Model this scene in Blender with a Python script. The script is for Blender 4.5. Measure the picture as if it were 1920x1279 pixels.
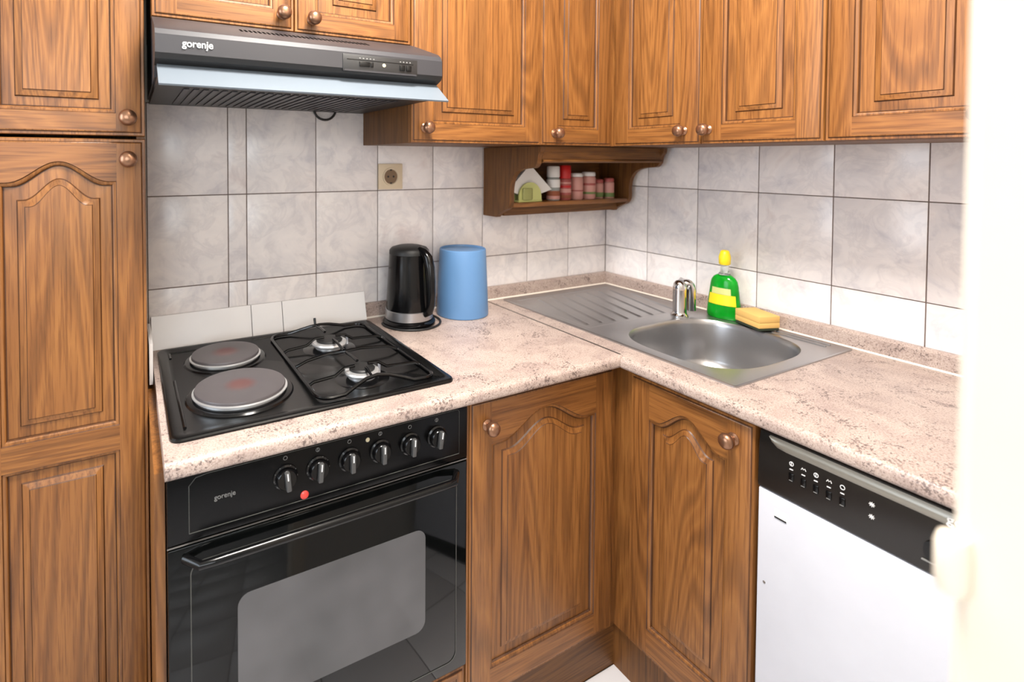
import bpy, bmesh, math, random
from mathutils import Vector, Matrix
from math import sin, cos, pi, radians

random.seed(7)
for o in list(bpy.data.objects):
    bpy.data.objects.remove(o, do_unlink=True)
SC = bpy.context.scene
COL = SC.collection

# ------------------------------------------------------------------ camera
# measured from the tile grid and the hob: f and principal point in px of 1920x1279
F_PX, CX, CY = 1017.08, 788.52, 326.54
CAM = Vector((-1.6962, -1.5770, 1.3478))
YAW, PITCH, ROLL = radians(28.1812), radians(-1.5801), radians(0.1592)
fwd = Vector((sin(YAW) * cos(PITCH), cos(YAW) * cos(PITCH), sin(PITCH)))
rgt = Vector((cos(YAW), -sin(YAW), 0))
upv = rgt.cross(fwd)
r2 = rgt * cos(ROLL) + upv * sin(ROLL)
u2 = -rgt * sin(ROLL) + upv * cos(ROLL)
cam = bpy.data.cameras.new('camera')
camo = bpy.data.objects.new('camera', cam)
COL.objects.link(camo)
mw = Matrix((r2, u2, -fwd)).transposed().to_4x4()
mw.translation = CAM
camo.matrix_world = mw
cam.sensor_fit = 'HORIZONTAL'
cam.sensor_width = 36
cam.lens = F_PX / 1920 * 36
cam.shift_x = (960 - CX) / 1920
cam.shift_y = (CY - 639.5) / 1920
cam.clip_start = 0.02
cam.dof.use_dof = True
cam.dof.focus_distance = 1.2
cam.dof.aperture_fstop = 3.0
SC.camera = camo

# ------------------------------------------------------------------ world, lights, exposure
wd = bpy.data.worlds.new('world')
SC.world = wd
wd.use_nodes = True
wd.node_tree.nodes['Background'].inputs[0].default_value = (0.75, 0.85, 1.0, 1)
wd.node_tree.nodes['Background'].inputs[1].default_value = 0.6


def area(name, loc, target, sx, sy, power, color):
    l = bpy.data.lights.new(name, 'AREA')
    l.shape = 'RECTANGLE'
    l.size, l.size_y = sx, sy
    l.energy = power
    l.color = color
    o = bpy.data.objects.new(name, l)
    COL.objects.link(o)
    o.location = loc
    o.rotation_euler = (Vector(target) - Vector(loc)).to_track_quat('-Z', 'Y').to_euler()
    return o


# daylight through the kitchen window on the left and the hall window behind the camera, and the ceiling lamp
area('kitchen_window_daylight', (-3.17, -0.80, 1.5), (0, -0.80, 1.2), 1.0, 1.3, 25, (0.78, 0.88, 1.0))
area('hall_window_daylight', (-2.3, -3.95, 1.6), (-1.1, -0.4, 1.1), 1.6, 1.3, 46, (0.90, 0.95, 1.0))
area('ceiling_lamp_light', (-1.25, -1.05, 2.46), (-1.25, -1.05, 0), 0.36, 0.36, 60, (1.0, 0.95, 0.89))
SC.view_settings.view_transform = 'Standard'
SC.view_settings.look = 'None'
SC.view_settings.gamma = 1
SC.view_settings.use_curve_mapping = False
SC.view_settings.exposure = 0.10


# ------------------------------------------------------------------ materials
def srgb(r, g, b):
    f = lambda c: (c / 255 / 12.92) if c / 255 <= 0.04045 else ((c / 255 + 0.055) / 1.055) ** 2.4
    return (f(r), f(g), f(b), 1)


def newmat(name):
    m = bpy.data.materials.new(name)
    m.use_nodes = True
    nt = m.node_tree
    return m, nt, nt.nodes['Principled BSDF']


def N(nt, kind, **kw):
    n = nt.nodes.new(kind)
    for k, v in kw.items():
        setattr(n, k, v)
    return n


def L(nt, a, b):
    nt.links.new(a, b)


def ramp(nt, fac, stops, interp='LINEAR'):
    r = N(nt, 'ShaderNodeValToRGB')
    r.color_ramp.interpolation = interp
    el = r.color_ramp.elements
    while len(el) < len(stops):
        el.new(0.5)
    for e, (p, c) in zip(el, stops):
        e.position = p
        e.color = c if len(c) == 4 else (*c, 1)
    L(nt, fac, r.inputs[0])
    return r.outputs[0]


def noise(nt, vec, scale, detail=2, rough=0.5, dist=0.0):
    n = N(nt, 'ShaderNodeTexNoise')
    n.inputs['Scale'].default_value = scale
    n.inputs['Detail'].default_value = detail
    n.inputs['Roughness'].default_value = rough
    n.inputs['Distortion'].default_value = dist
    if vec is not None:
        L(nt, vec, n.inputs['Vector'])
    return n.outputs['Fac']


def mix(nt, fac, a, b, mode='MIX'):
    m = N(nt, 'ShaderNodeMix', data_type='RGBA', blend_type=mode)
    if isinstance(fac, float):
        m.inputs[0].default_value = fac
    else:
        L(nt, fac, m.inputs[0])
    for s, v in ((6, a), (7, b)):
        if isinstance(v, tuple):
            m.inputs[s].default_value = v
        else:
            L(nt, v, m.inputs[s])
    return m.outputs[2]


def bump(nt, h, bs, strength, dist=0.001):
    b = N(nt, 'ShaderNodeBump')
    b.inputs['Strength'].default_value = strength
    b.inputs['Distance'].default_value = dist
    L(nt, h, b.inputs['Height'])
    L(nt, b.outputs[0], bs.inputs['Normal'])


def objvec(nt, scale, spread=9.0):
    """object coordinates, shifted by a random amount for each object"""
    tc = N(nt, 'ShaderNodeTexCoord')
    oi = N(nt, 'ShaderNodeObjectInfo')
    ad = N(nt, 'ShaderNodeVectorMath', operation='MULTIPLY_ADD')
    cb = N(nt, 'ShaderNodeCombineXYZ')
    for i in range(3):
        L(nt, oi.outputs['Random'], cb.inputs[i])
    L(nt, cb.outputs[0], ad.inputs[0])
    ad.inputs[1].default_value = (spread, spread * 1.7, spread * 2.3)
    L(nt, tc.outputs['Object'], ad.inputs[2])
    mp = N(nt, 'ShaderNodeMapping')
    mp.inputs['Scale'].default_value = scale
    L(nt, ad.outputs[0], mp.inputs[0])
    return mp.outputs[0]


def wood(name, along, dark, mid, light, rough=0.36):
    m, nt, bs = newmat(name)
    s = [1.0, 1.0, 1.0]
    s['xyz'.index(along)] = 0.085
    v = objvec(nt, tuple(s))
    # growth rings cut by the board: contour lines of a stretched noise
    n1 = noise(nt, v, 5.5, 2, 0.45, 0.25)
    mu = N(nt, 'ShaderNodeMath', operation='MULTIPLY')
    L(nt, n1, mu.inputs[0])
    mu.inputs[1].default_value = 110
    sn = N(nt, 'ShaderNodeMath', operation='SINE')
    L(nt, mu.outputs[0], sn.inputs[0])
    mr = N(nt, 'ShaderNodeMapRange')
    L(nt, sn.outputs[0], mr.inputs[0])
    mr.inputs[1].default_value = -1
    mr.inputs[2].default_value = 1
    rings = mr.outputs[0]
    c1 = ramp(nt, rings, [(0.0, dark), (0.28, mid), (0.62, light), (1.0, mid)])
    # broad tone drift
    n2 = noise(nt, v, 7, 3, 0.55)
    c2 = ramp(nt, n2, [(0.3, mid), (0.7, light)])
    c = mix(nt, 0.45, c2, c1)
    # pores: fine dark dashes along the grain
    s2 = [1.0, 1.0, 1.0]
    s2['xyz'.index(along)] = 0.03
    v2 = objvec(nt, tuple(s2))
    pore = noise(nt, v2, 240, 3, 0.65)
    pf = ramp(nt, pore, [(0.36, (0.50, 0.43, 0.36)), (0.52, (1, 1, 1))])
    c = mix(nt, 0.75, c, pf, 'MULTIPLY')
    L(nt, c, bs.inputs['Base Color'])
    bs.inputs['Roughness'].default_value = rough
    bs.inputs['Specular IOR Level'].default_value = 0.45
    bump(nt, pore, bs, 0.12, 0.0006)
    return m


def plain(name, col, rough=0.4, metal=0.0, spec=0.5, coat=0.0):
    m, nt, bs = newmat(name)
    v = objvec(nt, (1, 1, 1))
    n = noise(nt, v, 14, 3)
    a = tuple(min(1, c * 0.98) for c in col[:3]) + (1,)
    b = tuple(min(1, c * 1.015) for c in col[:3]) + (1,)
    L(nt, ramp(nt, n, [(0.3, a), (0.7, b)]), bs.inputs['Base Color'])
    bs.inputs['Roughness'].default_value = rough
    bs.inputs['Metallic'].default_value = metal
    bs.inputs['Specular IOR Level'].default_value = spec
    bs.inputs['Coat Weight'].default_value = coat
    return m


M = {}
OD, OM, OL = srgb(82, 49, 23), srgb(127, 80, 39), srgb(151, 101, 52)
M['wood_v'] = wood('oak_upright_grain', 'z', OD, OM, OL)
M['wood_h'] = wood('oak_level_grain', 'x', OD, OM, OL)
M['wood_y'] = wood('oak_depth_grain', 'y', OD, OM, OL)
M['wood_dark'] = wood('brown_stained_side', 'z', srgb(74, 44, 18), srgb(104, 66, 28), srgb(118, 76, 34), 0.5)
M['wood_dark_h'] = wood('brown_stained_board', 'x', srgb(74, 44, 18), srgb(106, 68, 30), srgb(122, 80, 36), 0.5)
M['glaze'] = wood('dark_glaze_in_mouldings', 'z', srgb(52, 29, 12), srgb(78, 46, 20), srgb(96, 58, 27), 0.45)
M['knob'] = plain('bronze_knob', srgb(150, 112, 88), 0.3, 0.85)
M['black'] = plain('black_gloss_plastic', srgb(9, 9, 10), 0.16, 0.0, 0.35)
M['oven_panel'] = plain('oven_black_panel', srgb(8, 8, 9), 0.22, 0.0, 0.18)
M['black_matt'] = plain('black_matt_plastic', srgb(20, 20, 20), 0.5)
M['enamel'] = plain('black_enamel', srgb(10, 10, 10), 0.22, 0.0, 0.3)
M['iron'] = plain('cast_iron', srgb(88, 84, 84), 0.42, 0.3)
M['hood'] = plain('hood_grey_paint', srgb(46, 45, 49), 0.42)
M['visor'] = plain('silver_visor', srgb(106, 115, 124), 0.5, 0.15)
M['grip_grey'] = plain('grey_knob_plastic', srgb(70, 70, 70), 0.3)
M['olive'] = plain('olive_print', srgb(150, 152, 92), 0.5)
M['hood_dark'] = plain('hood_dark_trim', srgb(34, 33, 33), 0.45)
M['steel'] = plain('brushed_steel', srgb(172, 171, 172), 0.30, 0.9)
M['steel_dull'] = plain('dull_steel', srgb(150, 146, 142), 0.36, 1.0)
M['chrome'] = plain('chrome', srgb(214, 214, 214), 0.1, 1.0)
M['alu'] = plain('burner_aluminium', srgb(214, 214, 214), 0.36, 0.75)
M['white'] = plain('white_enamel', srgb(200, 202, 210), 0.3)
M['cream'] = plain('cream_paint', srgb(240, 227, 208), 0.5)
M['wallpaint'] = plain('white_wall_paint', srgb(226, 222, 214), 0.75)
M['socket'] = plain('ivory_plastic', srgb(214, 196, 168), 0.4)
M['blue'] = plain('blue_plastic', srgb(90, 130, 174), 0.42)
M['void'] = plain('slot_black', srgb(3, 3, 3), 0.9, 0.0, 0.05)
M['print'] = plain('white_print', srgb(228, 228, 228), 0.5)
M['print_faint'] = plain('faint_grey_print', srgb(74, 74, 70), 0.5)
M['print_and_highlight'] = plain('grey_print_and_highlight', srgb(128, 128, 126), 0.5)  # grey lettering and symbols, also the painted highlight on the dishwasher button
M['dw_panel'] = plain('dishwasher_black_panel', srgb(24, 20, 17), 0.22)
M['dw_grip'] = plain('dishwasher_grey_grip', srgb(150, 146, 136), 0.3, 0.4)
M['red'] = plain('red_plastic', srgb(196, 30, 30), 0.4)
M['red_lamp'] = plain('red_lens', srgb(226, 70, 62), 0.25)
M['amber'] = plain('clear_lens', srgb(190, 180, 150), 0.25)
M['yellow'] = plain('yellow_plastic', srgb(238, 208, 30), 0.4)
M['sponge'] = plain('yellow_foam', srgb(222, 178, 104), 0.9)
M['dark_layer'] = plain('dark_sponge_layer', srgb(42, 50, 34), 0.95)
M['napkin'] = plain('white_paper', srgb(232, 230, 228), 0.85)
M['lime'] = plain('lime_ceramic', srgb(196, 200, 128), 0.35)
M['pink'] = plain('pink_label', srgb(206, 150, 140), 0.5)
M['rose'] = plain('rose_print', srgb(170, 84, 80), 0.5)
M['spice'] = plain('brown_spice', srgb(150, 86, 60), 0.8)
M['green_print'] = plain('green_print', srgb(110, 130, 70), 0.5)
M['seal'] = plain('white_sealant', srgb(236, 226, 214), 0.6)
M['lampshade'] = plain('opal_lamp', srgb(240, 236, 228), 0.4)


def m_tile():
    m, nt, bs = newmat('marbled_wall_tile')
    v = objvec(nt, (1, 1, 1), 5)
    n = noise(nt, v, 9, 4, 0.6, 0.7)
    c = ramp(nt, n, [(0.28, srgb(212, 208, 212)), (0.42, srgb(230, 225, 225)), (0.6, srgb(240, 234, 232)), (0.76, srgb(226, 216, 214))])
    n2 = noise(nt, v, 13, 4, 0.6, 1.0)
    vein = ramp(nt, n2, [(0.36, (1, 1, 1)), (0.46, (0.84, 0.84, 0.86)), (0.54, (1, 1, 1))])
    c = mix(nt, 0.6, c, vein, 'MULTIPLY')
    L(nt, c, bs.inputs['Base Color'])
    bs.inputs['Roughness'].default_value = 0.24
    return m


M['tile'] = m_tile()
M['tile_white'] = plain('white_glazed_tile', srgb(242, 240, 240), 0.25)
M['floor_tile'] = plain('white_floor_tile', srgb(212, 210, 212), 0.28)
M['grout'] = plain('grey_brown_grout', srgb(112, 98, 92), 0.9)


def m_worktop():
    m, nt, bs = newmat('speckled_pink_laminate')
    tc = N(nt, 'ShaderNodeTexCoord')
    v = tc.outputs['Object']
    base = ramp(nt, noise(nt, v, 10, 4, 0.6, 0.8), [(0.3, srgb(163, 145, 138)), (0.5, srgb(180, 162, 153)), (0.72, srgb(192, 175, 165))])
    fine = noise(nt, v, 330, 3, 0.7)
    c = mix(nt, 0.8, base, ramp(nt, fine, [(0.38, (0.56, 0.51, 0.48)), (0.54, (1, 1, 1)), (0.66, (1.0, 1.0, 1.0))]), 'MULTIPLY')
    # dark flecks in drifting clusters
    cl = noise(nt, v, 13, 4, 0.65, 1.5)
    fl = noise(nt, v, 190, 3, 0.7)
    ad = N(nt, 'ShaderNodeMath', operation='MULTIPLY_ADD')
    L(nt, cl, ad.inputs[0])
    ad.inputs[1].default_value = 0.75
    L(nt, fl, ad.inputs[2])
    dk = ramp(nt, ad.outputs[0], [(0.985, (0, 0, 0)), (1.05, (1, 1, 1))])
    c = mix(nt, dk, c, srgb(112, 97, 92))
    L(nt, c, bs.inputs['Base Color'])
    bs.inputs['Roughness'].default_value = 0.38
    return m


M['worktop'] = m_worktop()


def m_glass_green():
    m, nt, bs = newmat('green_detergent')
    v = objvec(nt, (1, 1, 1))
    c = ramp(nt, noise(nt, v, 20, 2), [(0.3, srgb(10, 134, 24)), (0.7, srgb(24, 176, 48))])
    L(nt, c, bs.inputs['Base Color'])
    bs.inputs['Roughness'].default_value = 0.12
    bs.inputs['Transmission Weight'].default_value = 0.25
    bs.inputs['IOR'].default_value = 1.36
    return m


M['green'] = m_glass_green()


def m_clear(name, col, rough=0.05, trans=0.85):
    m, nt, bs = newmat(name)
    bs.inputs['Base Color'].default_value = col
    bs.inputs['Roughness'].default_value = rough
    bs.inputs['Transmission Weight'].default_value = trans
    bs.inputs['IOR'].default_value = 1.3
    return m


M['clear'] = m_clear('clear_plastic', srgb(236, 240, 236))
M['jar_glass'] = m_clear('jar_glass', srgb(225, 230, 225), 0.06, 0.6)


def m_oven_glass():
    m, nt, bs = newmat('oven_door_glass')
    bs.inputs['Base Color'].default_value = srgb(6, 7, 7)
    bs.inputs['Roughness'].default_value = 0.06
    bs.inputs['Specular IOR Level'].default_value = 0.3
    return m


M['oven_glass'] = m_oven_glass()


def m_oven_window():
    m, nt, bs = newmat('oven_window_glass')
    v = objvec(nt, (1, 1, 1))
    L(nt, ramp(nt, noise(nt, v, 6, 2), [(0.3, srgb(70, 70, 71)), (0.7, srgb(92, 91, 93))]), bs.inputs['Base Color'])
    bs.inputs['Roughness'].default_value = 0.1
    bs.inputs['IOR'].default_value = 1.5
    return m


M['oven_window'] = m_oven_window()


def m_hotplate():
    m, nt, bs = newmat('hotplate_iron')
    tc = N(nt, 'ShaderNodeTexCoord')
    ln = N(nt, 'ShaderNodeVectorMath', operation='LENGTH')
    L(nt, tc.outputs['Object'], ln.inputs[0])
    c = ramp(nt, ln.outputs['Value'], [(0.0, srgb(104, 70, 67)), (0.018, srgb(102, 70, 68)), (0.036, srgb(88, 83, 85)), (0.1, srgb(86, 81, 82))])
    L(nt, c, bs.inputs['Base Color'])
    bs.inputs['Roughness'].default_value = 0.42
    bs.inputs['Metallic'].default_value = 0.25
    return m


M['hotplate'] = m_hotplate()


# ------------------------------------------------------------------ mesh helpers
def tag(o, label=None, cat=None, group=None, kind=None):
    if label:
        o['label'] = label
    if cat:
        o['category'] = cat
    if group:
        o['group'] = group
    if kind:
        o['kind'] = kind
    return o


def wloc(o):
    v = Vector((0, 0, 0))
    while o is not None:
        v += o.location
        o = o.parent
    return v


def thing(name, label, cat, loc, group=None, kind=None):
    o = bpy.data.objects.new(name, None)
    COL.objects.link(o)
    o.location = loc
    o.empty_display_size = 0.05
    return tag(o, label, cat, group, kind)


class MB:
    def __init__(s):
        s.v, s.f, s.m = [], [], []

    def quad(s, pts, mi=0):
        i = len(s.v)
        s.v += [tuple(p) for p in pts]
        s.f.append(tuple(range(i, i + len(pts))))
        s.m.append(mi)
        return s

    def box(s, x0, x1, y0, y1, z0, z1, bev=0.0, mi=0):
        x0, x1 = sorted((x0, x1)); y0, y1 = sorted((y0, y1)); z0, z1 = sorted((z0, z1))
        bm = bmesh.new()
        bmesh.ops.create_cube(bm, size=1, matrix=Matrix.Translation(((x0 + x1) / 2, (y0 + y1) / 2, (z0 + z1) / 2)) @ Matrix.Diagonal((x1 - x0, y1 - y0, z1 - z0, 1)))
        if bev:
            bmesh.ops.bevel(bm, geom=list(bm.edges), offset=bev, segments=2, profile=0.5, affect='EDGES', clamp_overlap=True)
        s.add(bm, mi)
        return s

    def add(s, bm, mi=0):
        i = len(s.v)
        bm.verts.index_update()
        s.v += [tuple(v.co) for v in bm.verts]
        for f in bm.faces:
            s.f.append(tuple(i + v.index for v in f.verts))
            s.m.append(mi)
        bm.free()

    def prism(s, poly, axis, a, b, mi=0):
        """poly: list of 2D points in the other two axes (in xyz order), extruded along axis"""
        def P(p, t):
            q = list(p)
            q.insert('xyz'.index(axis), t)
            return tuple(q)
        n = len(poly)
        i = len(s.v)
        s.v += [P(p, a) for p in poly] + [P(p, b) for p in poly]
        s.f.append(tuple(range(i, i + n))); s.m.append(mi)
        s.f.append(tuple(range(i + 2 * n - 1, i + n - 1, -1))); s.m.append(mi)
        for k in range(n):
            k2 = (k + 1) % n
            s.f.append((i + k, i + n + k, i + n + k2, i + k2)); s.m.append(mi)
        return s

    def lathe(s, prof, c, axis='z', n=32, sx=1.0, sy=1.0, rot=0.0, mi=0):
        """prof: list of (radius, height)"""
        i = len(s.v)
        cr, sr = cos(rot), sin(rot)
        for r, h in prof:
            for k in range(n):
                a = 2 * pi * k / n
                p0, p1 = r * cos(a) * sx, r * sin(a) * sy
                p, q = p0 * cr - p1 * sr, p0 * sr + p1 * cr
                if axis == 'z':
                    d = (p, q, h)
                elif axis == 'y':
                    d = (p, -h, q)      # grows towards -y
                else:
                    d = (-h, p, q)      # grows towards -x
                s.v.append((c[0] + d[0], c[1] + d[1], c[2] + d[2]))
        m = len(prof)
        for j in range(m - 1):
            for k in range(n):
                k2 = (k + 1) % n
                s.f.append((i + j * n + k, i + j * n + k2, i + (j + 1) * n + k2, i + (j + 1) * n + k)); s.m.append(mi)
        s.f.append(tuple(range(i + n - 1, i - 1, -1))); s.m.append(mi)
        s.f.append(tuple(range(i + (m - 1) * n, i + m * n))); s.m.append(mi)
        return s

    def tube(s, path, r, n=8, closed=False, mi=0):
        path = [Vector(p) for p in path]
        m = len(path)
        i = len(s.v)
        nrm = None
        for k in range(m):
            if closed:
                t = (path[(k + 1) % m] - path[k - 1]).normalized()
            else:
                t = (path[min(k + 1, m - 1)] - path[max(k - 1, 0)]).normalized()
            if nrm is None:
                nrm = t.orthogonal().normalized()
            nrm = (nrm - t * nrm.dot(t)).normalized()
            b = t.cross(nrm)
            rr = r[k] if isinstance(r, (list, tuple)) else r
            for j in range(n):
                a = 2 * pi * j / n
                s.v.append(tuple(path[k] + nrm * cos(a) * rr + b * sin(a) * rr))
        for k in range(m if closed else m - 1):
            k2 = (k + 1) % m
            for j in range(n):
                j2 = (j + 1) % n
                s.f.append((i + k * n + j, i + k * n + j2, i + k2 * n + j2, i + k2 * n + j)); s.m.append(mi)
        if not closed:
            s.f.append(tuple(range(i + n - 1, i - 1, -1))); s.m.append(mi)
            s.f.append(tuple(range(i + (m - 1) * n, i + m * n))); s.m.append(mi)
        return s

    def loops(s, loops, mi=0, cap=False, closed=True):
        """bridge point loops of equal length"""
        n = len(loops[0])
        i = len(s.v)
        for lp in loops:
            s.v += [tuple(p) for p in lp]
        for a in range(len(loops) - 1):
            for k in range(n if closed else n - 1):
                k2 = (k + 1) % n
                s.f.append((i + a * n + k, i + a * n + k2, i + (a + 1) * n + k2, i + (a + 1) * n + k)); s.m.append(mi)
        if cap:
            j = i + (len(loops) - 1) * n
            s.f.append(tuple(range(j, j + n))); s.m.append(mi)
        return s

    def build(s, name, mats, parent=None, angle=32, local=False, loc=None, merge=0.0):
        """verts are world coordinates unless local; the object is placed at its parent's frame"""
        if not isinstance(mats, (list, tuple)):
            mats = [mats]
        off = Vector((0, 0, 0)) if local else (wloc(parent) if parent is not None else Vector((0, 0, 0)))
        if loc is not None:
            off = off + (Vector(loc) - off)
        me = bpy.data.meshes.new(name)
        me.from_pydata([tuple(Vector(v) - off) for v in s.v], [], s.f)
        for m in mats:
            me.materials.append(M[m] if isinstance(m, str) else m)
        me.polygons.foreach_set('material_index', s.m)
        bm = bmesh.new()
        bm.from_mesh(me)
        if merge:
            bmesh.ops.remove_doubles(bm, verts=bm.verts, dist=merge)
        bmesh.ops.recalc_face_normals(bm, faces=bm.faces)
        bm.to_mesh(me)
        bm.free()
        me.polygons.foreach_set('use_smooth', [True] * len(me.polygons))
        me.set_sharp_from_angle(angle=radians(angle))
        o = bpy.data.objects.new(name, me)
        COL.objects.link(o)
        if parent is not None:
            o.parent = parent
        if loc is not None:
            o.location = Vector(loc) - (wloc(parent) if parent is not None else Vector((0, 0, 0)))
        return o


def put(name, me, loc, parent):
    o = bpy.data.objects.new(name, me)
    COL.objects.link(o)
    o.parent = parent
    o.location = Vector(loc) - wloc(parent)
    return o


def text(body, size, mat, parent, loc, rot, name='lettering', bold=0.0, depth=0.0003, sx=1.0):
    cu = bpy.data.curves.new(name, 'FONT')
    cu.body = body
    cu.size = size
    cu.offset = bold
    cu.extrude = depth
    cu.align_x = 'LEFT'
    to = bpy.data.objects.new(name, cu)
    COL.objects.link(to)
    dg = bpy.context.evaluated_depsgraph_get()
    me = bpy.data.meshes.new_from_object(to.evaluated_get(dg))
    bpy.data.objects.remove(to, do_unlink=True)
    me.materials.clear()
    me.materials.append(M[mat])
    o = bpy.data.objects.new(name, me)
    COL.objects.link(o)
    o.parent = parent
    o.location = Vector(loc) - wloc(parent)
    o.rotation_euler = rot
    o.scale = (sx, 1, 1)
    return o


# ------------------------------------------------------------------ measured heights and planes
ZT = 0.852          # worktop surface
YF, XF = -0.624, -0.614   # worktop front edges (back run, right run)
ZU = 1.390          # underside of the wall cabinets
UD = 0.33           # front plane of wall cabinet doors
TW, TH, TZ = 0.2010, 0.2445, 1.248   # wall tile grid

# ------------------------------------------------------------------ setting
def struct(name, mb, mat, label=None):
    o = mb.build(name, mat)
    tag(o, label, None, None, 'structure')
    return o


wall_back = struct('wall_back', MB().box(-3.2, 0.12, 0.004, 0.12, -0.05, 2.6), 'wallpaint')
wall_right = struct('wall_right', MB().box(0.004, 0.12, -1.47, 0.004, -0.05, 2.6), 'wallpaint')
MB().box(-1.659, 0.003, 0.0018, 0.004, 0.80, 1.493).build('grout_bed', 'grout', wall_back)
MB().box(0.0018, 0.004, -1.469, 0.0015, 0.80, 1.493).build('grout_bed', 'grout', wall_right)
wall_left = struct('wall_left', MB().box(-3.3, -3.2, -4.1, -1.35, -0.05, 2.6).box(-3.3, -3.2, -0.25, 0.12, -0.05, 2.6).box(-3.3, -3.2, -1.35, -0.25, -0.05, 0.82).box(-3.3, -3.2, -1.35, -0.25, 2.18, 2.6), 'wallpaint')
w2 = struct('window_2', MB().box(-3.28, -3.23, -1.35, -0.25, 0.82, 0.88).box(-3.28, -3.23, -1.35, -0.25, 2.12, 2.18).box(-3.28, -3.23, -1.35, -1.29, 0.88, 2.12).box(-3.28, -3.23, -0.31, -0.25, 0.88, 2.12), 'white')
MB().box(-3.258, -3.252, -1.29, -0.31, 0.88, 2.12).build('pane', 'clear', w2)
ceiling = struct('ceiling', MB().box(-3.3, 1.2, -4.1, 0.12, 2.6, 2.7), 'wallpaint')
# the wall with the doorway the picture is taken through
wf = MB().box(-1.335, 0.12, -1.62, -1.47, -0.05, 2.6).box(-3.2, -2.25, -1.62, -1.47, -0.05, 2.6).box(-2.25, -1.335, -1.62, -1.47, 2.08, 2.6)
wall_front = struct('wall_front', wf, 'wallpaint')
hall = MB().box(1.1, 1.2, -4.1, -1.62, -0.05, 2.6)
struct('wall_hall', hall, 'wallpaint')
wr = MB().box(-3.2, -3.15, -4.1, -4.0, -0.05, 2.6).box(-3.15, -1.45, -4.1, -4.0, -0.05, 0.9).box(-3.15, -1.45, -4.1, -4.0, 2.3, 2.6).box(-1.45, 1.1, -4.1, -4.0, -0.05, 2.6)
struct('wall_rear', wr, 'wallpaint')
w1 = struct('window_1', MB().box(-3.15, -1.45, -4.08, -4.03, 0.9, 0.96).box(-3.15, -1.45, -4.08, -4.03, 2.24, 2.3).box(-3.15, -3.09, -4.08, -4.03, 0.96, 2.24).box(-1.51, -1.45, -4.08, -4.03, 0.96, 2.24).box(-2.33, -2.27, -4.08, -4.03, 0.96, 2.24), 'white')
MB().box(-3.09, -2.33, -4.058, -4.052, 0.96, 2.24).build('pane', 'clear', w1)
MB().box(-2.27, -1.51, -4.058, -4.052, 0.96, 2.24).build('pane', 'clear', w1)

# door frame: rounded reveal lining close to the lens, with a hinge knuckle
fr = MB()
pts = [(-1.341, -1.630), (-1.341, -1.484), (-1.339, -1.475), (-1.332, -1.468), (-1.322, -1.466), (-1.27, -1.466), (-1.27, -1.4695), (-1.3345, -1.4695), (-1.3345, -1.630)]
fr.prism(pts, 'z', 0.0, 2.09)
trim = struct('trim_1', fr, 'cream')
hp = [(0.002, 0.0), (0.0055, 0.002), (0.0068, 0.006), (0.0068, 0.026), (0.0055, 0.030), (0.002, 0.032)]
MB().lathe(hp, (-1.3405, -1.4700, 1.133), 'z', 20).build('hinge', 'cream', trim)

# floor with tiles
floor = struct('floor', MB().box(-3.3, 1.2, -4.1, 0.12, -0.06, -0.004), 'grout')
ft = MB().box(-0.1485, 0.1485, -0.1485, 0.1485, -0.008, 0.0, 0.0015)
fme = None
for i in range(-10, 2):
    for j in range(-13, 0):
        x, y = -0.70 + 0.3 * i + 0.15 + 0.0, -0.575 - 0.15 + 0.3 * (j + 1)
        if not (-3.1 < x < 0.0 and -3.9 < y < -0.3):
            continue
        if fme is None:
            o = ft.build('floor_tile', 'floor_tile', local=True)
            fme = o.data
            o.parent = floor
            o.location = (x, y, 0)
        else:
            put('floor_tile', fme, (x, y, 0), floor)

# wall tiles
GAP = 0.0013
cache = {}


def wall_tile(parent, a0, a1, z0, z1, wall, mat='tile'):
    w, h = round(a1 - a0, 4), round(z1 - z0, 4)
    key = (w, h, wall, mat)
    cen = ((a0 + a1) / 2, 0.0, (z0 + z1) / 2) if wall == 'b' else (0.0, (a0 + a1) / 2, (z0 + z1) / 2)
    if key not in cache:
        mb = MB()
        if wall == 'b':
            mb.box(-w / 2 + GAP, w / 2 - GAP, 0, 0.006, -h / 2 + GAP, h / 2 - GAP, 0.0008)
        else:
            mb.box(0, 0.006, -w / 2 + GAP, w / 2 - GAP, -h / 2 + GAP, h / 2 - GAP, 0.0008)
        o = mb.build('wall_tile', mat, local=True)
        cache[key] = o.data
        o.parent = parent
        o.location = cen
    else:
        o = put('wall_tile', cache[key], cen, parent)
    return o


rows = [(0.80, TZ - TH), (TZ - TH, TZ), (TZ, TZ + TH)]
for z0, z1 in rows:
    xs = [-TW * k for k in range(8)] + [-1.457, -1.658]
    for k in range(len(xs) - 1):
        wall_tile(wall_back, xs[k + 1], xs[k], z0, z1, 'b')
    for k in range(7):
        wall_tile(wall_right, -TW * (k + 1), -TW * k, z0, z1, 'r')
    wall_tile(wall_right, -1.469, -TW * 7, z0, z1, 'r')

# plinth boards
bb = struct('baseboard_back', MB().box(-1.66, -0.553, -0.575, -0.557, 0.0, 0.118), 'wood_dark_h')
bb = struct('baseboard_right', MB().box(-0.571, -0.553, -0.955, -0.557, 0.0, 0.118), 'wood_dark')


# ------------------------------------------------------------------ panelled doors
ARCH_N = 28


def arch_top(x0, x1, zs, rise):
    """cathedral arch from left to right: ogee shoulders and a round crown"""
    out = []
    for k in range(ARCH_N + 1):
        t = k / ARCH_N
        u = abs(2 * t - 1)                      # 1 at the ends, 0 in the middle
        if rise:
            u2_ = min(1, max(0, (u - 0.0) / 0.86))
            b = 0.5 + 0.5 * cos(pi * u2_)
        else:
            b = 0
        out.append((x0 + (x1 - x0) * t, zs + rise * b))
    return out


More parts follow.
